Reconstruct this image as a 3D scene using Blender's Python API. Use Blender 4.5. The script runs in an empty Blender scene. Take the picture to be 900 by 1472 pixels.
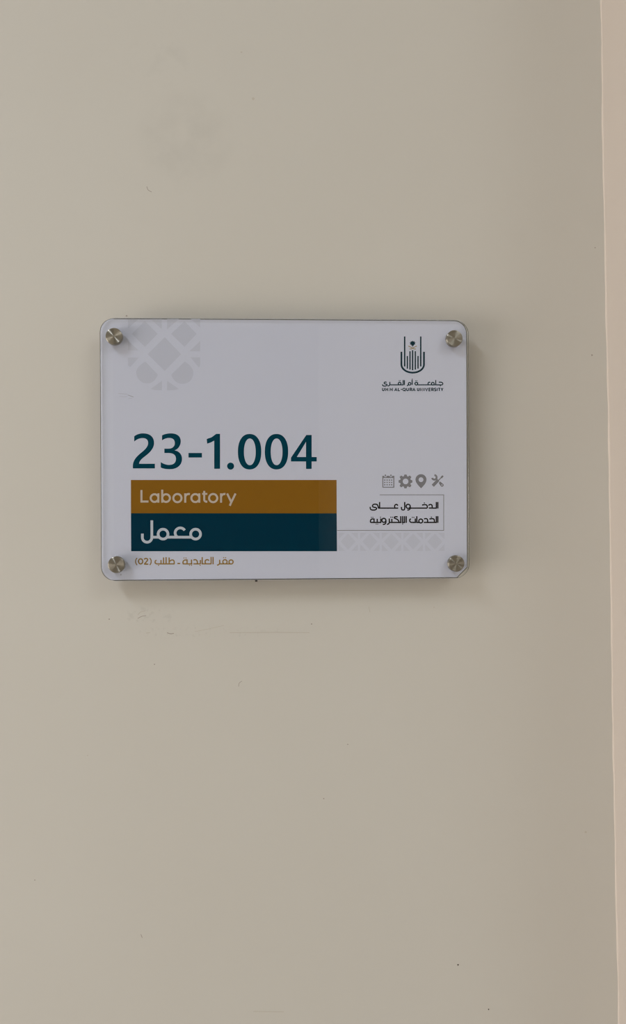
import bpy, bmesh, math, random
from mathutils import Vector, Matrix
from mathutils.geometry import tessellate_polygon
random.seed(4)
sc = bpy.context.scene
COL = sc.collection

# ------------------------------------------------------------------ camera
SIGN_Z = 1.50                      # height of the sign's centre
CAM = Vector((-0.01677, -0.74943, SIGN_Z - 0.0455))
YAW, PITCH, ROLL = 0.0503839, -0.0055033, 0.0041956
F_PX, PCX, PCY = 1333.0, 450.0, 736.0
def cam_axes():
    cY, sY = math.cos(YAW), math.sin(YAW)
    cP, sP = math.cos(PITCH), math.sin(PITCH)
    cR, sR = math.cos(ROLL), math.sin(ROLL)
    x1 = Vector((cY, -sY, 0)); y1 = Vector((sY, cY, 0)); z = Vector((0, 0, 1))
    fwd = y1 * cP + z * sP
    up0 = -y1 * sP + z * cP
    right = x1 * cR - up0 * sR
    up = x1 * sR + up0 * cR
    return right, up, fwd
RIGHT, UP, FWD = cam_axes()
cam_d = bpy.data.cameras.new('camera')
cam_d.sensor_width = 36.0
cam_d.lens = 36.0 * F_PX / 1472.0
cam_d.clip_start = 0.02
cam = bpy.data.objects.new('camera', cam_d)
COL.objects.link(cam)
M3 = Matrix((RIGHT, UP, -FWD)).transposed()
cam.matrix_world = Matrix.Translation(CAM) @ M3.to_4x4()
sc.camera = cam

# ------------------------------------------------------------------ world, lights, exposure
sc.view_settings.view_transform = 'Standard'
sc.view_settings.look = 'None'
sc.view_settings.gamma = 1.0
sc.view_settings.use_curve_mapping = False
sc.view_settings.exposure = 0.0
sc.cycles.use_denoising = True
sc.cycles.filter_width = 1.2
sc.cycles.max_bounces = 12
sc.cycles.transparent_max_bounces = 16
sc.cycles.sample_clamp_indirect = 4.0
w = bpy.data.worlds.new('world'); sc.world = w
w.use_nodes = True
w.node_tree.nodes['Background'].inputs[0].default_value = (0.60, 0.75, 1.0, 1)
w.node_tree.nodes['Background'].inputs[1].default_value = 1.0

def area(name, loc, size, power, color, target):
    d = bpy.data.lights.new(name, 'AREA')
    d.shape = 'RECTANGLE'; d.size, d.size_y = size
    d.energy = power; d.color = color
    o = bpy.data.objects.new(name, d); COL.objects.link(o)
    o.location = loc
    o.rotation_euler = (Vector(target) - Vector(loc)).to_track_quat('-Z', 'Y').to_euler()
    return o
CEIL = 3.1
# the corridor's ceiling panel that throws the sign's shadow down to the right
KEY = (-1.45, -1.75)
area('ceiling_light_lamp', (KEY[0], KEY[1], CEIL - 0.03), (0.12, 1.20), 26.0, (0.86, 0.92, 1.0), (KEY[0], KEY[1], 0))
KEY2 = (1.5, -2.05)  # added fill panel, sized and tinted to even out the wall's tone
area('fill_lamp_right', (KEY2[0], KEY2[1], CEIL - 0.03), (1.20, 1.20), 6.0, (0.70, 0.87, 1.0), (KEY2[0], KEY2[1], 0))
# warm fill added low on the left, standing in an unseen window opening
area('fill_lamp_left', (-2.36, -1.2, 0.85), (1.50, 1.50), 38.0, (1.0, 0.88, 0.76), (0, -1.2, 0.85))

# ------------------------------------------------------------------ helpers
WALL_Y = 0.022                     # the sign's front face is y = 0, the wall behind it y = WALL_Y
def P(px, py, y=0.0):
    """photo pixel -> point on the plane at depth y (used once, to measure the sign and wall)"""
    d = FWD + RIGHT * ((px - PCX) / F_PX) + UP * ((PCY - py) / F_PX)
    t = (y - CAM.y) / d.y
    return CAM + d * t
def mesh_obj(name, verts, faces, mat, parent=None, smooth=False):
    me = bpy.data.meshes.new(name)
    me.from_pydata([tuple(v) for v in verts], [], faces)
    me.update()
    return link(name, me, mat, parent, smooth)
def link(name, me, mat, parent=None, smooth=False):
    for m in (mat if isinstance(mat, (list, tuple)) else [mat]):
        me.materials.append(m)
    if smooth:
        for p in me.polygons: p.use_smooth = True
    o = bpy.data.objects.new(name, me); COL.objects.link(o)
    if parent:
        o.parent = parent
        root = parent
        off = Vector(parent.location)
        while root.parent:
            root = root.parent; off += Vector(root.location)
        o.location = -off          # all meshes are written in world coordinates
    return o
def box(name, a, b, mat, parent=None, bevel=0):
    bm = bmesh.new()
    bmesh.ops.create_cube(bm, size=1)
    for v in bm.verts:
        v.co = Vector([(a[i] + b[i]) / 2 + v.co[i] * (b[i] - a[i]) for i in range(3)])
    if bevel: bmesh.ops.bevel(bm, geom=bm.edges[:], offset=bevel, segments=2, affect='EDGES', profile=0.5)
    me = bpy.data.meshes.new(name); bm.to_mesh(me); bm.free()
    return link(name, me, mat, parent)
def tag(o, label=None, cat=None, group=None, kind=None):
    if label: o['label'] = label
    if cat: o['category'] = cat
    if group: o['group'] = group
    if kind: o['kind'] = kind
    return o
def srgb(r, g, b):
    f = lambda c: ((c / 255 + 0.055) / 1.055) ** 2.4 if c > 10 else c / 255 / 12.92
    return (f(r), f(g), f(b), 1)
def mat(name, col, rough=0.5, metal=0.0, spec=0.5):
    m = bpy.data.materials.new(name); m.use_nodes = True
    b = m.node_tree.nodes['Principled BSDF']
    b.inputs['Base Color'].default_value = col
    b.inputs['Roughness'].default_value = rough
    b.inputs['Metallic'].default_value = metal
    b.inputs['Specular IOR Level'].default_value = spec
    return m

# ------------------------------------------------------------------ materials
def paint(name, col, col2, patch=0.5, smudge=False):
    """satin wall paint: faint roller relief, a little uneven in tone, faint hand marks"""
    m = mat(name, col, 0.62, spec=0.25)
    nt = m.node_tree; N = nt.nodes; L = nt.links
    b = N['Principled BSDF']
    geo = N.new('ShaderNodeNewGeometry')
    n1 = N.new('ShaderNodeTexNoise'); n1.inputs['Scale'].default_value = 5.0; n1.inputs['Detail'].default_value = 3
    L.new(geo.outputs['Position'], n1.inputs['Vector'])
    r = N.new('ShaderNodeValToRGB'); r.color_ramp.elements[0].position = 0.3; r.color_ramp.elements[1].position = 0.7
    L.new(n1.outputs['Fac'], r.inputs[0])
    mx = N.new('ShaderNodeMix'); mx.data_type = 'RGBA'
    mx.inputs[6].default_value = col; mx.inputs[7].default_value = col2
    L.new(r.outputs[0], mx.inputs[0])
    out = mx.outputs[2]
    if smudge:
        # rubbed patch left by hands above the sign, and dust scuffs just under it
        def blob(cx, cz, sx, sz, scale, lo, hi, strength, out, tint):
            sub = N.new('ShaderNodeVectorMath'); sub.operation = 'SUBTRACT'
            sub.inputs[1].default_value = (cx, WALL_Y, cz)
            L.new(geo.outputs['Position'], sub.inputs[0])
            mul = N.new('ShaderNodeVectorMath'); mul.operation = 'MULTIPLY'
            mul.inputs[1].default_value = (1 / sx, 0, 1 / sz)
            L.new(sub.outputs[0], mul.inputs[0])
            ln = N.new('ShaderNodeVectorMath'); ln.operation = 'LENGTH'
            L.new(mul.outputs[0], ln.inputs[0])
            mr = N.new('ShaderNodeMapRange'); mr.inputs[1].default_value = 1.0; mr.inputs[2].default_value = 0.55
            mr.interpolation_type = 'SMOOTHSTEP'
            L.new(ln.outputs['Value'], mr.inputs[0])
            nz = N.new('ShaderNodeTexNoise'); nz.inputs['Scale'].default_value = scale; nz.inputs['Detail'].default_value = 6
            L.new(geo.outputs['Position'], nz.inputs['Vector'])
            m2 = N.new('ShaderNodeMapRange'); m2.inputs[1].default_value = lo; m2.inputs[2].default_value = hi
            m2.inputs[4].default_value = strength
            L.new(nz.outputs['Fac'], m2.inputs[0])
            mm = N.new('ShaderNodeMath'); mm.operation = 'MULTIPLY'
            L.new(mr.outputs[0], mm.inputs[0]); L.new(m2.outputs[0], mm.inputs[1])
            k = N.new('ShaderNodeMix'); k.data_type = 'RGBA'; k.inputs[7].default_value = tint
            L.new(mm.outputs[0], k.inputs[0]); L.new(out, k.inputs[6])
            return k.outputs[2]
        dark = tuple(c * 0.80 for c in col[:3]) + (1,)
        q = P(268, 200, WALL_Y); out = blob(q.x, q.z, 0.045, 0.048, 45, 0.35, 0.65, 0.28, out, dark)
        q = P(225, 90, WALL_Y); out = blob(q.x, q.z, 0.030, 0.030, 60, 0.45, 0.65, 0.25, out, dark)
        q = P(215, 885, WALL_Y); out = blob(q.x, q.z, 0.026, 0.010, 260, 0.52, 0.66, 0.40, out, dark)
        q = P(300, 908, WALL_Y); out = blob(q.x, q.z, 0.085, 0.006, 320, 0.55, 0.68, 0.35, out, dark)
    L.new(out, b.inputs['Base Color'])
    n2 = N.new('ShaderNodeTexNoise'); n2.inputs['Scale'].default_value = 420; n2.inputs['Detail'].default_value = 4
    n3 = N.new('ShaderNodeTexNoise'); n3.inputs['Scale'].default_value = 60; n3.inputs['Detail'].default_value = 2
    L.new(geo.outputs['Position'], n2.inputs['Vector']); L.new(geo.outputs['Position'], n3.inputs['Vector'])
    ad = N.new('ShaderNodeMath'); ad.operation = 'MULTIPLY_ADD'; ad.inputs[1].default_value = 2.5
    L.new(n3.outputs['Fac'], ad.inputs[0]); L.new(n2.outputs['Fac'], ad.inputs[2])
    bp = N.new('ShaderNodeBump'); bp.inputs['Strength'].default_value = 0.10; bp.inputs['Distance'].default_value = 0.0004
    L.new(ad.outputs[0], bp.inputs['Height']); L.new(bp.outputs[0], b.inputs['Normal'])
    return m
WALLC = (0.60, 0.588, 0.545, 1)
M_wall = paint('cream_wall_paint', WALLC, (0.59, 0.575, 0.53, 1), smudge=True)
M_side = paint('warm_lit_cream_wall_paint', (0.595, 0.535, 0.48, 1), (0.59, 0.535, 0.485, 1))  # same cream paint; warm light on the return is put into its colour
M_bead = mat('corner_filler', (0.66, 0.595, 0.535, 1), 0.6, spec=0.2)
M_ceil = mat('ceiling_white', (0.75, 0.74, 0.70, 1), 0.8)
M_floor = mat('floor_tile', (0.42, 0.38, 0.33, 1), 0.35)
M_oppw = paint('opposite_wall_paint', (0.60, 0.56, 0.49, 1), (0.59, 0.55, 0.48, 1))
M_speck = mat('dark_speck', (0.06, 0.05, 0.04, 1), 0.6)
M_scuff = mat('grey_scuff', (0.36, 0.33, 0.29, 1), 0.7)
M_scuff2 = mat('faint_scuff', (0.52, 0.49, 0.43, 1), 0.7)

M_white = mat('white_printed_sheet', (0.625, 0.65, 0.79, 1), 0.45, spec=0.1)
M_lattice = mat('grey_lattice_print', (0.56, 0.583, 0.708, 1), 0.45, spec=0.03)
M_lattice2 = mat('pale_lattice_print', (0.58, 0.603, 0.73, 1), 0.45, spec=0.03)
M_gold = mat('gold_print', (0.265, 0.122, 0.012, 1), 0.45, spec=0.03)
M_teal = mat('teal_print', (0.0, 0.032, 0.062, 1), 0.45, spec=0.03)
M_tealn = mat('teal_number_print', (0.0, 0.050, 0.086, 1), 0.45, spec=0.03)
M_navy = mat('navy_emblem_print', (0.0, 0.028, 0.050, 1), 0.45, spec=0.03)
M_goldtxt = mat('gold_text_print', (0.32, 0.20, 0.058, 1), 0.45, spec=0.03)
M_swords = mat('bronze_print', (0.36, 0.27, 0.14, 1), 0.45, spec=0.03)
M_black = mat('black_print', (0.006, 0.006, 0.010, 1), 0.45, spec=0.03)
M_grey = mat('grey_icon_print', (0.225, 0.225, 0.255, 1), 0.45, spec=0.03)
M_line = mat('grey_rule_print', (0.24, 0.24, 0.26, 1), 0.45, spec=0.03)
M_cream = mat('cream_letter_print', (0.58, 0.50, 0.42, 1), 0.45, spec=0.03)
M_pale = mat('pale_letter_print', (0.54, 0.59, 0.68, 1), 0.45, spec=0.03)
M_edge = mat('dark_polished_edge', (0.10, 0.10, 0.09, 1), 0.2)
M_scr = mat('panel_scratch', (0.36, 0.36, 0.43, 1), 0.6)

def acrylic():
    m = bpy.data.materials.new('clear_acrylic'); m.use_nodes = True
    nt = m.node_tree; N = nt.nodes; L = nt.links
    N.remove(N['Principled BSDF'])
    lw = N.new('ShaderNodeLayerWeight'); lw.inputs['Blend'].default_value = 0.5
    p = N.new('ShaderNodeMath'); p.operation = 'POWER'; p.inputs[1].default_value = 5
    L.new(lw.outputs['Facing'], p.inputs[0])
    q = N.new('ShaderNodeMath'); q.operation = 'MULTIPLY_ADD'; q.inputs[1].default_value = 0.9; q.inputs[2].default_value = 0.02
    L.new(p.outputs[0], q.inputs[0])
    t = N.new('ShaderNodeBsdfTransparent'); t.inputs[0].default_value = (0.985, 0.99, 0.985, 1)
    g = N.new('ShaderNodeBsdfGlossy'); g.inputs['Roughness'].default_value = 0.015
    mx = N.new('ShaderNodeMixShader')
    L.new(q.outputs[0], mx.inputs[0]); L.new(t.outputs[0], mx.inputs[1]); L.new(g.outputs[0], mx.inputs[2])
    L.new(mx.outputs[0], N['Material Output'].inputs[0])
    return m
M_clear = acrylic()
def acrylic_edge():
    m = mat('acrylic_cut_edge', (0.92, 0.95, 0.93, 1), 0.08)
    b = m.node_tree.nodes['Principled BSDF']
    b.inputs['Transmission Weight'].default_value = 1.0
    b.inputs['IOR'].default_value = 1.49
    # thin cut edge: most light passes straight on, the rest is refracted and reflected
    nt = m.node_tree
    t = nt.nodes.new('ShaderNodeBsdfTransparent'); t.inputs[0].default_value = (0.90, 0.92, 0.90, 1)
    mx = nt.nodes.new('ShaderNodeMixShader'); mx.inputs[0].default_value = 0.5
    nt.links.new(b.outputs[0], mx.inputs[1]); nt.links.new(t.outputs[0], mx.inputs[2])
    nt.links.new(mx.outputs[0], nt.nodes['Material Output'].inputs[0])
    return m
M_cut = acrylic_edge()
def turned_metal():
    m = mat('turned_nickel', (0.335, 0.32, 0.28, 1), 0.30, 1.0)
    nt = m.node_tree; N = nt.nodes; L = nt.links; b = N['Principled BSDF']
    b.inputs['Anisotropic'].default_value = 1.0; b.inputs['Anisotropic Rotation'].default_value = 0.25
    tg = N.new('ShaderNodeTangent'); tg.direction_type = 'RADIAL'; tg.axis = 'Y'
    L.new(tg.outputs[0], b.inputs['Tangent'])
    tc = N.new('ShaderNodeTexCoord')
    nz = N.new('ShaderNodeTexNoise'); nz.inputs['Scale'].default_value = 9; nz.inputs['Detail'].default_value = 5
    L.new(tc.outputs['Generated'], nz.inputs['Vector'])
    r = N.new('ShaderNodeMapRange'); r.inputs[3].default_value = 0.30; r.inputs[4].default_value = 0.335
    L.new(nz.outputs['Fac'], r.inputs[0]); L.new(r.outputs[0], b.inputs['Roughness'])
    return m
M_metal = turned_metal()
M_rim = mat('nickel_rim', (0.40, 0.37, 0.31, 1), 0.22, 1.0)

# ------------------------------------------------------------------ the setting
X0, X1, YB = -2.4, 3.2, -2.85
wall = box('wall_back', (X0, WALL_Y, 0), (X1, WALL_Y + 0.12, CEIL), M_wall); tag(wall, kind='structure')
tag(box('floor', (X0 - .12, YB - .12, -0.1), (X1 + .12, WALL_Y + .12, 0), M_floor), kind='structure')
tag(box('ceiling', (X0 - .12, YB - .12, CEIL), (X1 + .12, WALL_Y + .12, CEIL + 0.1), M_ceil), kind='structure')
tag(box('wall_front', (X0, YB - 0.12, 0), (X1, YB, CEIL), M_oppw), kind='structure')
tag(box('wall_end', (X1, YB - 0.12, 0), (X1 + 0.12, WALL_Y + .12, CEIL), M_oppw), kind='structure')
# dark door added behind the camera, unseen, to darken the sign's reflection
es = P(457, 650).x
DX1 = es + (es - CAM.x) * (-YB) / (-CAM.y); DX0 = DX1 - 0.78
M_wood = mat('dark_door_wood', (0.035, 0.022, 0.014, 1), 0.5, spec=0.3)
door = tag(box('reflected_dark_door', (DX0, YB, 0), (DX1, YB + 0.045, 2.15), M_wood), kind='structure')
for cx in ((DX0 + DX1) / 2,):
    for z0, z1 in ((0.2, 0.95), (1.15, 1.95)):
        box('panel', (cx - .28, YB + .045, z0), (cx + .28, YB + .057, z1), M_wood, door, 0.004)
for dx in (-0.33,):
    box('door_handle', ((DX0 + DX1) / 2 + dx - .012, YB + .045, 0.98), ((DX0 + DX1) / 2 + dx + .012, YB + .085, 1.12), M_rim, door, 0.003)
# left end wall, opened for the added window that carries the fill
WY0, WY1, WZ0, WZ1 = -2.0, -0.4, 0.05, 1.65
def bmbox(bm, a, b):
    r = bmesh.ops.create_cube(bm, size=1)
    for v in r['verts']:
        v.co = Vector([(a[i] + b[i]) / 2 + v.co[i] * (b[i] - a[i]) for i in range(3)])
def boxes(name, lst, m, parent=None):
    bm = bmesh.new()
    for a, b in lst: bmbox(bm, a, b)
    me = bpy.data.meshes.new(name); bm.to_mesh(me); bm.free()
    return link(name, me, m, parent)
tag(boxes('wall_left', (((X0 - .12, YB - .12, 0), (X0, WY0, CEIL)), ((X0 - .12, WY1, 0), (X0, WALL_Y + .12, CEIL)),
    ((X0 - .12, WY0, 0), (X0, WY1, WZ0)), ((X0 - .12, WY0, WZ1), (X0, WY1, CEIL))), M_oppw), kind='structure')
M_frame = mat('window_frame_white', (0.7, 0.7, 0.7, 1), 0.4)
win = tag(boxes('added_window', (((X0 - .10, WY0, WZ0), (X0 - .03, WY0 + .04, WZ1)), ((X0 - .10, WY1 - .04, WZ0), (X0 - .03, WY1, WZ1)),
    ((X0 - .10, WY0 + .04, WZ0), (X0 - .03, WY1 - .04, WZ0 + .04)), ((X0 - .10, WY0 + .04, WZ1 - .04), (X0 - .03, WY1 - .04, WZ1))), M_frame), kind='structure')
box('pane', (X0 - .068, WY0 + .04, WZ0 + .04), (X0 - .062, WY1 - .04, WZ1 - .04), M_clear, win)

# right-hand return of the wall, a shallow pier standing forward of the sign's wall
ct, cb = P(864.5, 0, WALL_Y), P(889.5, 1472, WALL_Y)
def corner_x(z): return cb.x + (ct.x - cb.x) * (z - cb.z) / (ct.z - cb.z)
def wob(z): return 0.0003 * math.sin(z * 13 + 1) + 0.00015 * math.sin(z * 41 + 2) + 0.0001 * math.sin(z * 140)
ns = 220
v = []; f = []
for i in range(ns + 1):
    z = CEIL * i / ns
    x = corner_x(z) + wob(z)
    v += [(x, WALL_Y, z), (x + 0.004, WALL_Y - 0.16, z), (x + 0.9, WALL_Y - 0.16, z), (x + 0.9, WALL_Y, z)]
for i in range(ns):
    for k in range(4):
        a, b2 = i * 4 + k, i * 4 + (k + 1) % 4
        f.append((a, b2, b2 + 4, a + 4))
f.append((3, 2, 1, 0)); f.append((ns * 4, ns * 4 + 1, ns * 4 + 2, ns * 4 + 3))
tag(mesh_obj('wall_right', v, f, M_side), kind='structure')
# uneven bead of filler that runs down the inner corner
v = []; f = []; K = 6
for i in range(ns + 1):
    z = CEIL * i / ns
    x = corner_x(z) + wob(z)
    r = 0.0012 + 0.0002 * math.sin(z * 47) + 0.0002 * math.sin(z * 117 + 1)
    for k in range(K + 1):
        a = math.radians(90 * k / K)
        v.append((x - 0.0002 + 0.0004 - r * math.cos(a) * 0.9, WALL_Y - r * 1.2 * math.sin(a), z))
for i in range(ns):
    for k in range(K):
        a = i * (K + 1) + k
        f.append((a, a + 1, a + K + 2, a + K + 1))
tag(mesh_obj('trim_1', v, f, M_bead, smooth=True), kind='structure')

# ------------------------------------------------------------------ ink: flat print laid out in the plane of the sheet
class Ink:
    def __init__(s, y, ox=0, oy=0, sc_=1.0):
        s.y = y; s.v = []; s.f = []; s.frame(ox, oy, sc_)
    def frame(s, ox, oy, k): s.ox, s.oy, s.k = ox, oy, k; return s
    def pt(s, p): return (s.ox + p[0] / s.k, s.oy + p[1] / s.k)
    def _emit(s, pts2, faces):
        n = len(s.v)
        s.lay = getattr(s, 'lay', 0) + 1
        yy = s.y - 1.2e-6 * (s.lay % 24)
        for (x, y) in pts2:
            q = P(x, y, yy); s.v.append((q.x, q.y, q.z))
        s.f += [tuple(n + i for i in fc) for fc in faces]
    def line(s, pts, w, closed=False, cap=0.0):
        """ribbon of width w (in photo pixels) along pts"""
        p = [s.pt(q) for q in pts]
        n = len(p)
        if cap and not closed:
            a = Vector(p[0]) - Vector(p[1]); a.normalize(); p[0] = tuple(Vector(p[0]) + a * cap)
            a = Vector(p[-1]) - Vector(p[-2]); a.normalize(); p[-1] = tuple(Vector(p[-1]) + a * cap)
        out = []
        for i in range(n):
            if closed: a, b, c = p[i - 1], p[i], p[(i + 1) % n]
            else: a, b, c = p[max(i - 1, 0)], p[i], p[min(i + 1, n - 1)]
            d1 = Vector(b) - Vector(a); d2 = Vector(c) - Vector(b)
            if d1.length < 1e-9: d1 = d2
            if d2.length < 1e-9: d2 = d1
            d1.normalize(); d2.normalize()
            n1 = Vector((-d1.y, d1.x)); n2 = Vector((-d2.y, d2.x))
            m = n1 + n2
            if m.length < 1e-6: m = n1.copy()
            m.normalize()
            sc1 = 1 / max(m.dot(n1), 0.6)
            out += [tuple(Vector(b) + m * w / 2 * sc1), tuple(Vector(b) - m * w / 2 * sc1)]
        fc = []
        for i in range(n if closed else n - 1):
            a = 2 * i; b = 2 * ((i + 1) % n)
            fc.append((a, a + 1, b + 1, b))
        s._emit(out, fc)
        return s
    def fill(s, *loops):
        lp = [[Vector((*s.pt(q), 0)) for q in l] for l in loops]
        tris = tessellate_polygon(lp)
        s._emit([(q.x, q.y) for l in lp for q in l], [tuple(t) for t in tris])
        return s
    def rect(s, x0, y0, x1, y1): return s.fill([(x0, y0), (x1, y0), (x1, y1), (x0, y1)])
    def ring(s, cx, cy, r, w, ry=None, n=36): return s.line(arc(cx, cy, r, ry or r, 0, 360, n)[:-1], w, True)
    def dot(s, cx, cy, r, n=14): return s.fill(arc(cx, cy, r, r, 0, 360, n)[:-1])
    def build(s, name, m, parent, label=None):
        me = bpy.data.meshes.new(name); me.from_pydata(s.v, [], s.f); me.update()
        bm = bmesh.new(); bm.from_mesh(me)
        for fc in bm.faces:
            if fc.normal.y > 0: fc.normal_flip()
        bm.to_mesh(me); bm.free()
        o = link(name, me, m, parent)
        if label: o['label'] = label
        return o
def arc(cx, cy, rx, ry, a0, a1, n=16):
    return [(cx + rx * math.cos(math.radians(a0 + (a1 - a0) * i / n)), cy + ry * math.sin(math.radians(a0 + (a1 - a0) * i / n))) for i in range(n + 1)]
def bez(p0, *cs, n=10):
    out = [p0]; p = p0
    for c in cs:
        if len(c) == 2 and not isinstance(c[0], tuple):
            out.append(c); p = c
        else:
            c1, c2, e = c
            for i in range(1, n + 1):
                t = i / n; u = 1 - t
                out.append((u**3 * p[0] + 3 * u * u * t * c1[0] + 3 * u * t * t * c2[0] + t**3 * e[0],
                            u**3 * p[1] + 3 * u * u * t * c1[1] + 3 * u * t * t * c2[1] + t**3 * e[1]))
            p = e
    return out
def soft(pts, n=8):
    """smooth curve through the points (Catmull-Rom)"""
    q = [pts[0]] + list(pts) + [pts[-1]]
    out = []
    for i in range(1, len(q) - 2):
        a, b, c, d = q[i - 1], q[i], q[i + 1], q[i + 2]
        for j in range(n):
            t = j / n
            out.append(tuple(0.5 * ((2 * b[k]) + (-a[k] + c[k]) * t + (2 * a[k] - 5 * b[k] + 4 * c[k] - d[k]) * t * t + (-a[k] + 3 * b[k] - 3 * c[k] + d[k]) * t ** 3) for k in (0, 1)))
    out.append(pts[-1])
    return out

# ------------------------------------------------------------------ small marks on the wall
def wink(): return Ink(WALL_Y - 0.00012)
for i, (px, py, r, m, nm) in enumerate([
        (182, 454, 1.3, M_scuff, 'paint_speck'), (855.5, 356, 0.9, M_scuff, 'paint_speck'), (851, 510.5, 1.3, M_scuff, 'paint_speck'),
        (658.5, 1387, 1.1, M_speck, 'paint_speck'), (702.5, 1451, 1.0, M_speck, 'paint_speck'), (465.5, 1148, 1.0, M_scuff, 'paint_speck'),
        (500, 1070, 0.9, M_scuff, 'paint_speck'), (50, 1265, 0.9, M_scuff, 'paint_speck'), (222, 955, 1.0, M_scuff, 'paint_speck'),
        (126, 1086, 0.9, M_scuff2, 'paint_speck'), (624, 873, 0.9, M_scuff2, 'paint_speck'), (448, 897, 1.1, M_scuff, 'paint_speck'),
        (157, 890, 1.1, M_scuff, 'paint_speck'), (842, 1196, 1.6, M_scuff2, 'paint_speck'), (347, 75, 1.3, M_scuff2, 'paint_speck'), (364, 142, 2.0, M_scuff2, 'paint_speck')]):
    wink().fill([(px + r * math.cos(a) * (1 + .3 * math.sin(3 * a + i)), py + r * math.sin(a)) for a in [k * math.pi / 5 for k in range(10)]]).build(nm, m, wall)
wink().rect(366.6, 833.2, 370.2, 836.2).build('pin_hole', M_speck, wall, 'small dark pin hole just under the sign')
for pts, wd, m in ([soft([(211, 268), (213, 273), (218, 276)]), 1.0, M_scuff], [soft([(198, 884), (202, 880), (209, 878)]), 1.0, M_scuff2],
                   [soft([(198, 889), (204, 886), (210, 885)]), 1.0, M_scuff], [soft([(240, 909.5), (245, 911), (250, 910.5)]), 1.3, M_scuff],
                   [soft([(280, 908), (300, 904), (322, 899)]), 0.7, M_scuff2], [[(330, 909.5), (400, 909), (445, 909.5)], 0.9, M_scuff2],
                   [[(210, 910), (216, 909.5)], 1.2, M_scuff2], [soft([(343, 987), (344, 982), (348, 979)]), 0.8, M_scuff],
                   [[(202.5, 1343), (204.5, 1348)], 1.0, M_scuff], [[(364, 1454), (408, 1454.5)], 0.9, M_scuff2],
                   [soft([(530, 872), (531, 876), (532, 880)]), 0.8, M_scuff2]):
    wink().line(pts, wd).build('scuff_mark', m, wall)

# ------------------------------------------------------------------ the sign
c0 = P(143.2, 457.2); c1 = P(673.2, 459.3); c2 = P(676.0, 832.6); c3 = P(147.0, 834.2)
SX0, SX1 = (c0.x + c3.x) / 2, (c1.x + c2.x) / 2
SZ1, SZ0 = (c0.z + c1.z) / 2, (c2.z + c3.z) / 2
sign = bpy.data.objects.new('wall_sign', None); COL.objects.link(sign)
sign.empty_display_size = 0.1
sign.location = ((SX0 + SX1) / 2, WALL_Y, (SZ0 + SZ1) / 2)
tag(sign, 'white acrylic room sign with gold and teal bands, bolted off the cream wall', 'sign')
def rrect(x0, z0, x1, z1, r, n=10, cham=None):
    out = []
    for (cx, cz, a0, key) in ((x1 - r, z1 - r, 0, 'tr'), (x0 + r, z1 - r, 90, 'tl'), (x0 + r, z0 + r, 180, 'bl'), (x1 - r, z0 + r, 270, 'br')):
        if cham and key in cham:
            c = cham[key]
            out += [(x1 - c, z0), (x1, z0 + c)] if key == 'br' else []
            continue
        for i in range(n + 1):
            a = math.radians(a0 + 90 * i / n)
            out.append((cx + r * math.cos(a), cz + r * math.sin(a)))
    return out
def slab(name, outline, y0, y1, bev, mface, mside, parent):
    """flat plate with an eased front edge; face and cut edge keep their own materials"""
    n = len(outline)
    cx = sum(p[0] for p in outline) / n; cz = sum(p[1] for p in outline) / n
    def inset(d):
        res = []
        for i in range(n):
            a, b, c = Vector(outline[i - 1]), Vector(outline[i]), Vector(outline[(i + 1) % n])
            e1 = (b - a).normalized(); e2 = (c - b).normalized()
            m = Vector((-e1.y - e2.y, e1.x + e2.x)).normalized()
            k = 1 / max(m.dot(Vector((-e1.y, e1.x))), .5)
            res.append(b + m * d * k)
        return res
    rings = [(y0, bev), (y0 + bev, 0), (y1 - bev, 0), (y1, bev)]
    v = []
    for (y, d) in rings:
        v += [(q.x, y, q.y) for q in inset(d)]
    f = [tuple(reversed(range(n))), tuple(3 * n + i for i in range(n))]
    mats = [0, 0]
    for r in range(3):
        for i in range(n):
            j = (i + 1) % n
            f.append((r * n + i, r * n + j, (r + 1) * n + j, (r + 1) * n + i)); mats.append(1)
    me = bpy.data.meshes.new(name); me.from_pydata(v, [], f)
    for p, k in zip(me.polygons, mats): p.material_index = k
    me.update()
    bm = bmesh.new(); bm.from_mesh(me); bmesh.ops.recalc_face_normals(bm, faces=bm.faces); bm.to_mesh(me); bm.free()
    return link(name, me, [mface, mside], parent)
R = 0.0118
panel = slab('clear_front_panel', rrect(SX0, SZ0, SX1, SZ1, R), 0.0, 0.0030, 0.00025, M_clear, M_cut, sign)
i0, i1 = P(143.9, 600, .0034).x, P(671.9, 600, .0034).x
j1, j0 = P(400, 458.9, .0034).z, P(400, 833.0, .0034).z
sheet = slab('white_backing_panel', rrect(i0, j0, i1, j1, R * 0.93, cham={'br': 0.0088}), 0.0034, 0.0064, 0.0007, M_white, M_edge, sign)
panel['label'] = 'clear acrylic front panel'
sheet['label'] = 'white printed backing panel with a clipped lower right corner'

YP = 0.00335                 # print on the sheet
YT = 0.00325                 # lettering over the bands
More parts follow.
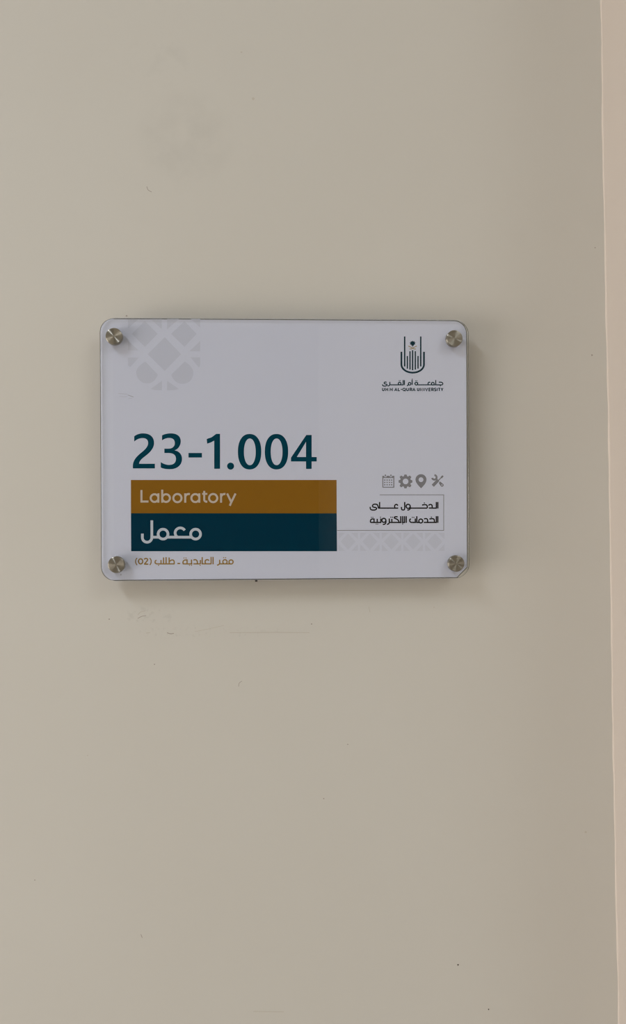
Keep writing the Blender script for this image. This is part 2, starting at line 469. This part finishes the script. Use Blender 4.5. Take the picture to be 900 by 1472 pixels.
# lattice ornament, upper left
L1 = Ink(YP, 175, 450, 7.2)
for poly in ([(445, 250), (615, 425), (445, 600), (268, 425)],
             [(238, 82), (372, 215), (240, 350), (105, 215)],
             [(650, 85), (776, 215), (650, 350), (510, 215)],
             bez((245, 502), (374, 638), ((350, 700), (310, 728), (262, 728)), ((200, 728), (150, 680), (150, 612)), ((150, 575), (190, 530), (245, 502))),
             bez((652, 502), ((700, 530), (742, 575), (742, 615)), ((742, 690), (690, 733), (632, 733)), ((570, 733), (535, 700), (512, 638))),
             [(416, 702), (416, 800), (345, 798), (298, 786)], [(470, 702), (592, 786), (545, 798), (470, 802)],
             [(65, 290), (178, 386), (65, 386)], [(65, 460), (178, 460), (88, 560), (65, 545)],
             [(812, 290), (812, 396), (700, 396)], [(812, 458), (812, 545), (796, 562), (712, 458)],
             [(300, 64), (414, 64), (414, 165)], [(470, 64), (590, 64), (470, 168)],
             [(65, 64), (172, 64), (65, 158)], [(716, 64), (812, 64), (812, 150)]):
    L1.fill(poly)
L1.build('lattice_ornament', M_lattice, sheet)
# lattice strip, lower right
L2 = Ink(YP)
for c in (500.5, 531.7, 562.8, 594.0, 625.2):
    L2.fill([(c, 767), (c + 10.8, 778.5), (c, 790), (c - 10.8, 778.5)])
    for sx in (-1, 1):
        L2.fill([(c + sx * 4.5, 766), (c + sx * 13.9, 766), (c + sx * 13.9, 775.2)])
        L2.fill([(c + sx * 4.5, 792), (c + sx * 13.9, 792), (c + sx * 13.9, 782.2)])
L2.build('lattice_strip', M_lattice2, sheet)

# room number 23-1.004
n_ = Ink(YP, 180, 610, 6.0)
n_.fill(bez((78, 148), (78, 103), ((100, 86), (125, 78), (155, 78)), ((215, 78), (249, 110), (249, 160)), ((249, 205), (215, 240), (180, 268)), ((145, 295), (120, 315), (120, 340)), (256, 340), (256, 380), (66, 380), (66, 358), ((66, 310), (100, 275), (140, 243)), ((175, 215), (198, 190), (198, 162)), ((198, 132), (180, 118), (148, 118)), ((122, 118), (98, 130), (78, 148)))[:-1])
n_.fill(bez((318, 138), (318, 95), ((340, 83), (368, 78), (395, 78)), ((450, 78), (479, 105), (479, 145)), ((479, 185), (455, 215), (425, 224)), ((465, 232), (490, 258), (490, 298)), ((490, 350), (450, 387), (385, 387)), ((355, 387), (328, 383), (307, 372)), (307, 326), ((330, 342), (355, 350), (380, 350)), ((418, 350), (438, 330), (438, 298)), ((438, 265), (415, 247), (375, 247)), (338, 247), (338, 210), (372, 210), ((408, 210), (428, 190), (428, 162)), ((428, 132), (410, 117), (378, 117)), ((358, 117), (338, 124), (318, 138)))[:-1])
n_.rect(546, 247, 662, 286)
n_.fill([(703, 126), ] + [(745, 112), (785, 82), (818, 82), (818, 383), (768, 383), (768, 140), (740, 155), (707, 167)])
n_.frame(320, 610, 6.0)
n_.dot(69, 360, 30, 28)
def sup(cx, cy, rx, ry, e=2.25, n=56):
    o = []
    for i in range(n):
        a = 2 * math.pi * i / n; c, s_ = math.cos(a), math.sin(a)
        o.append((cx + rx * math.copysign(abs(c) ** (2 / e), c), cy + ry * math.copysign(abs(s_) ** (2 / e), s_)))
    return o
n_.fill(sup(233, 236, 100.5, 153), sup(235, 237, 51, 115, 2.15)[::-1])
n_.fill(sup(465, 236, 100.5, 153), sup(466, 237, 51, 115, 2.15)[::-1])
n_.fill([(722, 92), (768, 92), (768, 282), (812, 282), (812, 320), (768, 320), (768, 384), (720, 384), (720, 320), (590, 320), (590, 288)], [(720, 150), (640, 282), (720, 282)])
n_.build('room_number', M_tealn, sheet, 'dark teal room number 23-1.004')

# gold and teal bands with their lettering
def band(name, px, m, lab):
    q = [P(x, y, YP) for x, y in px]
    v = [(a.x, YP - 0.00002, a.z) for a in q] + [(a.x, 0.0034, a.z) for a in q]
    return tag(mesh_obj(name, v, [(0, 1, 2, 3), (0, 4, 5, 1), (1, 5, 6, 2), (2, 6, 7, 3), (3, 7, 4, 0)], m, sign), lab)
gold = band('gold_band', [(188.2, 690.0), (483.8, 690.0), (484.0, 738.0), (188.3, 737.8)], M_gold, 'gold band reading Laboratory')
teal = band('teal_band', [(188.3, 737.8), (484.0, 738.0), (484.5, 792.4), (188.6, 792.4)], M_teal, 'dark teal band with the Arabic word for laboratory')
W = 2.9
def LAB(): return Ink(YT, 190, 695, 5.625)
LAB().line([(75, 53), (75, 146), (132, 146)], W).build('letter', M_cream, gold)
LAB().ring(181, 118, 31, W).line([(212, 80), (212, 155)], W).build('letter', M_cream, gold)
LAB().line([(243, 50), (243, 155)], W).ring(274, 118, 31, W).build('letter', M_cream, gold)
LAB().ring(366, 118, 33, W).build('letter', M_cream, gold)
LAB().line([(429, 80), (429, 155)], W).line(arc(457, 113, 28, 28, 180, 290), W).build('letter', M_cream, gold)
LAB().ring(511, 118, 32, W).line([(543, 80), (543, 155)], W).build('letter', M_cream, gold)
LAB().line([(583, 60), (583, 130)] + arc(600, 130, 17, 17, 180, 90)[1:] + [(608, 147)], W).line([(566, 84), (608, 84)], W * .9).build('letter', M_cream, gold)
LAB().ring(655, 118, 33, W).build('letter', M_cream, gold)
LAB().line([(719, 80), (719, 155)], W).line(arc(747, 113, 28, 28, 180, 285), W).build('letter', M_cream, gold)
LAB().line([(768, 81), (802, 152)], W).line([(836, 81), (797, 162), (790, 180)], W).build('letter', M_cream, gold)
WA = 3.9
A_ = Ink(YT, 180, 735, 7.5)
A_.line([(287, 97), (287, 282)] + arc(236, 282, 51, 51, 0, 180, 20)[1:] + [(185, 240)], WA)
A_.build('letter', M_pale, teal)
Ink(YT, 180, 735, 7.5).ring(408, 246, 53, WA).line([(300, 279), (362, 279)], WA).build('letter', M_pale, teal)
Ink(YT - .00001, 180, 735, 7.5).line(arc(594, 235, 56, 56, -32, -180, 20) + soft([(538, 235), (545, 258), (562, 279)])[1:], WA).line([(452, 279), (716, 279)], WA).build('letter', M_pale, teal)
Ink(YT - .00002, 180, 735, 7.5).ring(759, 246, 53, WA).build('letter', M_pale, teal)

# gold Arabic line under the bands
G = Ink(YP, 190, 795, 11.25); g = 1.75
G.line(soft([(80, 80), (60, 108), (56, 137), (62, 168), (80, 195)]), g * .8)
G.ring(137, 135, 34, g, 41)
G.line(soft([(196, 106), (205, 92), (225, 86), (246, 96), (247, 118), (226, 146), (200, 176)]) + [(196, 180)], g).line([(194, 179), (262, 179)], g)
G.line(soft([(284, 80), (303, 108), (307, 137), (302, 168), (284, 195)]), g * .8)
G.line(soft([(392, 112), (374, 132), (372, 158), (394, 175)]) + [(472, 175)], g).line([(466, 112), (466, 175)], g).dot(428, 198, 10)
G.line([(466, 175), (686, 175)], g)
G.line([(508, 72), (508, 175)], g).line([(548, 66), (548, 175)], g)
G.line([(598, 72), (598, 175)], g).line(soft([(598, 140), (630, 116), (662, 114), (678, 134), (680, 175)]), g)
G.line([(732, 169), (776, 169)], g)
G.frame(260, 795, 11.25)
G.line(soft([(37, 175), (36, 140), (58, 115), (102, 112)]), g).line([(100, 104), (100, 175)], g).dot(50, 80, 9).dot(82, 80, 9)
G.line([(30, 175), (186, 175)], g).line([(172, 106), (172, 175)], g).dot(140, 198, 9).dot(172, 198, 9)
G.line(soft([(204, 114), (238, 108), (262, 128), (268, 175)]), g).line([(202, 175), (318, 175)], g)
G.line([(316, 112), (316, 175)], g).dot(312, 198, 9)
G.line([(345, 66), (345, 175), (494, 175)], g)
G.line(soft([(456, 122), (432, 107), (402, 116), (392, 142), (402, 175)]), g)
G.line([(489, 62), (489, 175)], g).line([(521, 62), (521, 182)], g)
G.line(soft([(626, 108), (628, 160), (612, 188), (584, 196)]), g).line([(626, 175), (812, 175)], g)
G.ring(713, 142, 34, g).dot(692, 75, 9).dot(724, 75, 9)
G.ring(812, 144, 33, g)
G.build('gold_caption', M_goldtxt, sheet, 'gold Arabic caption ending in (02)')

# emblem
E = Ink(YP, 545, 475, 9.0)
E.line([(289, 276), (289, 440)] + arc(435, 440, 146, 106, 180, 0, 40)[1:-1] + [(581, 440), (581, 276)], 2.5)
for x, a, b, ww in ((331, 78, 466, 1.95), (539, 78, 466, 1.95), (366, 330, 494, 1.75), (400, 268, 507, 1.75), (434, 256, 514, 1.85), (469, 268, 507, 1.75), (504, 330, 494, 1.75)):
    E.line([(x, a), (x, b)], ww)
em = E.build('emblem', M_navy, sheet, 'navy emblem of upright bars in a cup')
PT = Ink(YP, 580, 484, 32.14)
star = []
for k in range(9):
    a = -90 + 40 * k
    star.append((425 + 150 * math.cos(math.radians(a)), 302 + 124 * math.sin(math.radians(a))))
    star.append((425 + 98 * math.cos(math.radians(a + 20)), 302 + 82 * math.sin(math.radians(a + 20))))
PT.fill(star).line([(425, 340), (425, 455)], 1.3)
PT.build('palm_tree_mark', M_navy, sheet)
PS = Ink(YP, 580, 484, 32.14)
PS.line(soft([(228, 425), (300, 465), (400, 510), (480, 560), (570, 572)]), 1.15).line(soft([(618, 425), (545, 465), (450, 510), (375, 560), (285, 572)]), 1.15)
PS.build('crossed_swords_mark', M_swords, sheet)
T = Ink(YP, 592, 544, 18); t = 1.45
T.line(soft([(698, 97), (760, 97), (798, 118), (802, 150), (785, 165)]) + [(622, 165)], t).dot(740, 192, 14)
T.line([(620, 42), (620, 172)], t).ring(545, 136, 34, t).line([(620, 165), (560, 165)], t)
T.line(soft([(478, 104), (448, 96), (424, 118), (424, 165)]), t).line([(520, 165), (150, 165)], t)
T.ring(117, 136, 34, t).line([(152, 100), (152, 168)], t).dot(102, 64, 12).dot(134, 64, 12)
T.frame(545, 544, 18)
T.line([(855, 36), (855, 170)], t).dot(860, 18, 13)
T.ring(790, 138, 33, t).line(soft([(770, 166), (745, 172), (726, 198)]), t)
T.line([(656, 44), (656, 172)], t).line([(624, 44), (624, 165), (290, 165)], t)
T.ring(532, 132, 34, t).dot(520, 56, 12).dot(552, 56, 12)
T.line(soft([(277, 88), (278, 150), (262, 186), (222, 196)]), t)
T.line(soft([(196, 100), (160, 92), (134, 106), (140, 136), (196, 152), (204, 178), (170, 196), (110, 194), (84, 154)]), t)
T.build('arabic_university_name', M_navy, sheet)
U = Ink(YP, 545, 544, 18); u = 1.2; a0, b0 = 252, 322
def cap_U(x0, x1): U.line([(x0, a0 - 4), (x0, 296)] + arc((x0 + x1) / 2, 296, (x1 - x0) / 2, 22, 180, 0, 10)[1:-1] + [(x1, 296), (x1, a0 - 4)], u)
def cap_M(x0, x1): U.line([(x0, b0 + 4), (x0, a0), ((x0 + x1) / 2, 300), (x1, a0), (x1, b0 + 4)], u)
def cap_A(x0, x1): U.line([(x0, b0 + 4), ((x0 + x1) / 2, a0), (x1, b0 + 4)], u).line([(x0 + 12, 303), (x1 - 12, 303)], u * .8)
def cap_R(x0, x1): U.line([(x0, b0 + 4), (x0, a0)] + [(x1 - 16, a0)] + arc(x1 - 18, a0 + 19, 16, 19, -90, 90, 8) + [(x0, a0 + 38)], u).line([(x1 - 22, a0 + 38), (x1, b0 + 4)], u)
cap_U(88, 134); cap_M(172, 230); cap_M(284, 346); cap_A(404, 466)
U.line([(496, a0 - 4), (496, b0 - 3), (538, b0 - 3)], u).line([(560, 284), (598, 284)], u)
U.ring(648, 286, 34, u).line([(652, 300), (688, 330)], u)
cap_U(714, 760); cap_R(802, 850)
U.frame(592, 544, 18)
cap_A(22, 88); cap_U(146, 190)
U.line([(222, b0 + 4), (222, a0 - 2), (270, b0 + 2), (270, a0 - 6)], u).line([(318, a0 - 4), (318, b0 + 4)], u)
U.line([(354, a0 - 4), (384, b0), (414, a0 - 4)], u)
U.line([(484, a0), (446, a0), (446, b0), (484, b0)], u).line([(446, 287), (480, 287)], u)
cap_R(516, 562)
U.line(soft([(624, 258), (606, 250), (588, 264), (606, 286), (626, 304), (606, 324), (584, 314)]), u)
U.line([(656, a0 - 4), (656, b0 + 4)], u).line([(684, a0), (738, a0)], u).line([(711, a0), (711, b0 + 4)], u)
U.line([(756, a0 - 4), (784, 290), (810, a0 - 4)], u).line([(784, 286), (784, b0 + 4)], u)
U.build('english_university_name', M_navy, sheet)

# icons
I = Ink(YP, 546, 680, 18)
I.rect(66, 130, 92, 378).rect(350, 130, 376, 378).rect(92, 356, 350, 378)
I.rect(66, 72, 118, 130).rect(172, 72, 262, 130).rect(315, 72, 376, 130).rect(108, 104, 182, 130).rect(250, 104, 326, 130)
I.rect(130, 38, 160, 86).rect(273, 38, 303, 86)
for x in (130, 190, 250, 308):
    for y in (183, 243, 303): I.rect(x - 16, y - 15, x + 16, y + 15)
I.build('calendar_icon', M_grey, sheet)
I = Ink(YP, 546, 680, 18)
gear = []
for k in range(8):
    a = k * 45
    R1 = 180 if k % 2 == 0 else 190
    for da, rr in ((-9, R1), (9, R1), (17, 142), (28, 142)):
        gear.append((665 + rr * math.cos(math.radians(a + da)), 217 + rr * math.sin(math.radians(a + da))))
I.fill(gear, arc(668, 217, 74, 74, 0, 360, 28)[:-1][::-1])
I.build('gear_icon', M_grey, sheet)
I = Ink(YP, 594, 680, 18)
I.fill(bez((205, 395), ((165, 350), (60, 260), (60, 172)), ((60, 90), (125, 30), (203, 30)), ((282, 30), (344, 90), (344, 172)), ((344, 260), (250, 350), (205, 395)))[:-1], arc(203, 172, 62, 62, 0, 360, 26)[:-1][::-1])
I.build('map_pin_icon', M_grey, sheet)
I = Ink(YP, 594, 680, 18)
I.line(arc(548, 112, 58, 58, -88, 165, 20), 2.7)
I.line([(585, 145), (632, 188)], 2.4)
I.fill([(690, 215), (665, 262)] + arc(747, 312, 42, 42, 135, -45, 12) + [(690, 215)][:0], arc(746, 310, 17, 17, 0, 360, 12)[:-1][::-1])
I.line([(650, 195), (735, 110)], 1.4).line([(722, 125), (772, 72)], 2.6)
I.line([(645, 185), (508, 330)], 4.4)
I.build('tools_icon', M_grey, sheet)

# thin rules around the Arabic invitation
Rr = Ink(YP, 480, 670, 4.286)
Rr.line([(282, 177), (677, 177), (677, 396), (20, 396)], 0.85)
Rr.build('thin_rule', M_line, sheet)
B = Ink(YP, 528, 716, 15); b = 1.8
B.line(soft([(62, 188), (70, 238), (105, 256), (165, 256), (200, 232), (188, 206), (138, 196), (112, 170), (134, 138), (190, 132), (226, 156), (240, 215)]), b)
B.line([(236, 216), (668, 216)], b).line([(266, 84), (266, 216)], b)
B.line(soft([(662, 162), (636, 138), (604, 146), (590, 175), (596, 216)]), b)
B.line([(808, 84), (808, 225)] + soft([(808, 225), (798, 250), (770, 256), (744, 244), (735, 190)])[1:], b)
B.frame(578, 716, 15)
B.ring(132, 178, 44, b).line(soft([(176, 178), (176, 225), (150, 252), (112, 258)]), b)
B.line([(176, 216), (548, 216)], b)
B.line(soft([(432, 150), (500, 142), (538, 160), (546, 216)]), b).dot(481, 106, 13)
B.line(soft([(570, 160), (606, 138), (644, 152), (652, 214)]), b).line([(576, 214), (656, 214)], b)
B.line([(656, 216), (740, 216), (740, 84)], b) .line([(772, 84), (772, 224)], b)
# second line
B.line([(740, 390), (740, 525), (556, 525)], b).line([(772, 390), (772, 534)], b)
B.line(soft([(590, 452), (650, 444), (690, 460), (700, 525)]), b).dot(632, 412, 13)
B.line(soft([(474, 450), (520, 442), (548, 462), (552, 520)]), b).line([(468, 525), (556, 525)], b)
B.ring(404, 494, 42, b).line([(384, 525), (318, 525), (318, 390)], b)
B.line([(286, 440), (286, 525), (205, 525)] + soft([(205, 525), (172, 508), (166, 470), (190, 444)])[1:], b).dot(222, 416, 12).dot(256, 416, 12)
B.frame(528, 716, 15)
B.line([(840, 390), (840, 534)], b).line([(802, 390), (802, 525), (745, 525)], b).line([(764, 390), (764, 534)], b).dot(764, 556, 13)
B.line([(722, 390), (722, 525), (488, 525)], b)
B.line([(656, 402), (612, 402)] + soft([(612, 402), (586, 412), (592, 434), (640, 456), (676, 490), (680, 525)])[1:], b)
B.line([(530, 446), (530, 525)], b).dot(508, 412, 12).dot(542, 412, 12)
B.line(soft([(474, 440), (476, 520), (458, 556), (424, 566)]), b)
B.ring(358, 480, 43, b).line(soft([(401, 480), (400, 530), (376, 562), (334, 566)]), b)
B.line([(292, 440), (292, 525), (72, 525)], b).dot(284, 412, 12)
B.line([(215, 446), (215, 525)], b).dot(192, 560, 11).dot(226, 560, 11)
B.line([(146, 440), (146, 525)], b).line(soft([(146, 452), (98, 452), (72, 480), (70, 530)]), b).dot(90, 416, 11).dot(122, 416, 11)
B.build('arabic_service_text', M_black, sheet, 'two lines of black Arabic lettering')

# hairline scratches on the sheet by the upper left
S_ = Ink(YP, 150, 550, 15)
S_.line([(505, 265), (560, 287), (628, 310)], 0.9)
S_.line(soft([(300, 236), (400, 240), (490, 250)]), 0.35).line(soft([(330, 298), (420, 302), (500, 298)]), 0.35).line([(515, 350), (560, 335), (600, 340)], 0.3)
S_.build('hairline_scratch', M_scr, sheet)
Ink(YP, 0, 0, 1).dot(173.8, 826.2, 1.0).build('dirt_speck', M_scr, sheet)

# bolts: turned nickel head in front of the panel, barrel between sheet and wall
def lathe(name, prof, cx, cz, m, parent, n=48, smooth=True):
    v = []; f = []
    for (r, y) in prof:
        for k in range(n):
            a = 2 * math.pi * k / n
            v.append((r * math.cos(a), y, r * math.sin(a)))
    for i in range(len(prof) - 1):
        for k in range(n):
            j = (k + 1) % n
            f.append((i * n + k, i * n + j, (i + 1) * n + j, (i + 1) * n + k))
    f.append(tuple(range(n))); f.append(tuple(reversed([(len(prof) - 1) * n + k for k in range(n)])))
    me = bpy.data.meshes.new(name); me.from_pydata(v, [], f); me.update()
    bm = bmesh.new(); bm.from_mesh(me); bmesh.ops.recalc_face_normals(bm, faces=bm.faces)
    for fc in bm.faces: fc.smooth = smooth and len(fc.verts) == 4
    for e in bm.edges:
        if len(e.link_faces) == 2 and e.calc_face_angle() > math.radians(25): e.smooth = False
    bm.to_mesh(me); bm.free()
    return me
RH = 0.0066
HH = 0.0052
head_me = lathe('bolt_head', [(RH, -0.00005), (RH, -HH + 0.0005), (RH - 0.0002, -HH + 0.00015), (RH - 0.0006, -HH)], 0, 0, M_metal, None)
head_me.materials.append(M_metal)
barrel_me = lathe('bolt_barrel', [(0.006, 0.0065), (0.006, WALL_Y)], 0, 0, M_rim, None)
barrel_me.materials.append(M_rim)
for (px, py) in ((163.6, 483.2), (653.6, 486.2), (167.0, 811.8), (656.2, 810.2)):
    q = P(px, py, -HH)
    bolt = bpy.data.objects.new('standoff_bolt', head_me); COL.objects.link(bolt)
    bolt.parent = sign; bolt.location = Vector((q.x, 0, q.z)) - sign.location
    bolt.rotation_euler = (0, 0, 0)
    br = bpy.data.objects.new('barrel', barrel_me); COL.objects.link(br)
    br.parent = bolt

# ------------------------------------------------------------------ corridor ceiling light and added fill panel (behind the camera)
M_lamp = bpy.data.materials.new('lamp_diffuser'); M_lamp.use_nodes = True
bb = M_lamp.node_tree.nodes['Principled BSDF']
bb.inputs['Emission Color'].default_value = (1, 0.95, 0.88, 1); bb.inputs['Emission Strength'].default_value = 3.0
for (x, y), lab, hx, hy in ((KEY, 'narrow ceiling batten light nearer the left end', 0.07, 0.61), (KEY2, 'added square ceiling panel, fill light from the right', 0.60, 0.60)):
    e = bpy.data.objects.new('ceiling_light', None); COL.objects.link(e); e.location = (x, y, CEIL)
    tag(e, lab, 'light')
    kx, ky = hx + .03, hy + .03
    boxes('frame', (((x - kx, y - ky, CEIL - .025), (x + kx, y - hy, CEIL)), ((x - kx, y + hy, CEIL - .025), (x + kx, y + ky, CEIL)),
                    ((x - kx, y - hy, CEIL - .025), (x - hx, y + hy, CEIL)), ((x + hx, y - hy, CEIL - .025), (x + kx, y + hy, CEIL))), M_frame, e)
    box('diffuser', (x - hx, y - hy, CEIL - .02), (x + hx, y + hy, CEIL - .005), M_lamp, e)
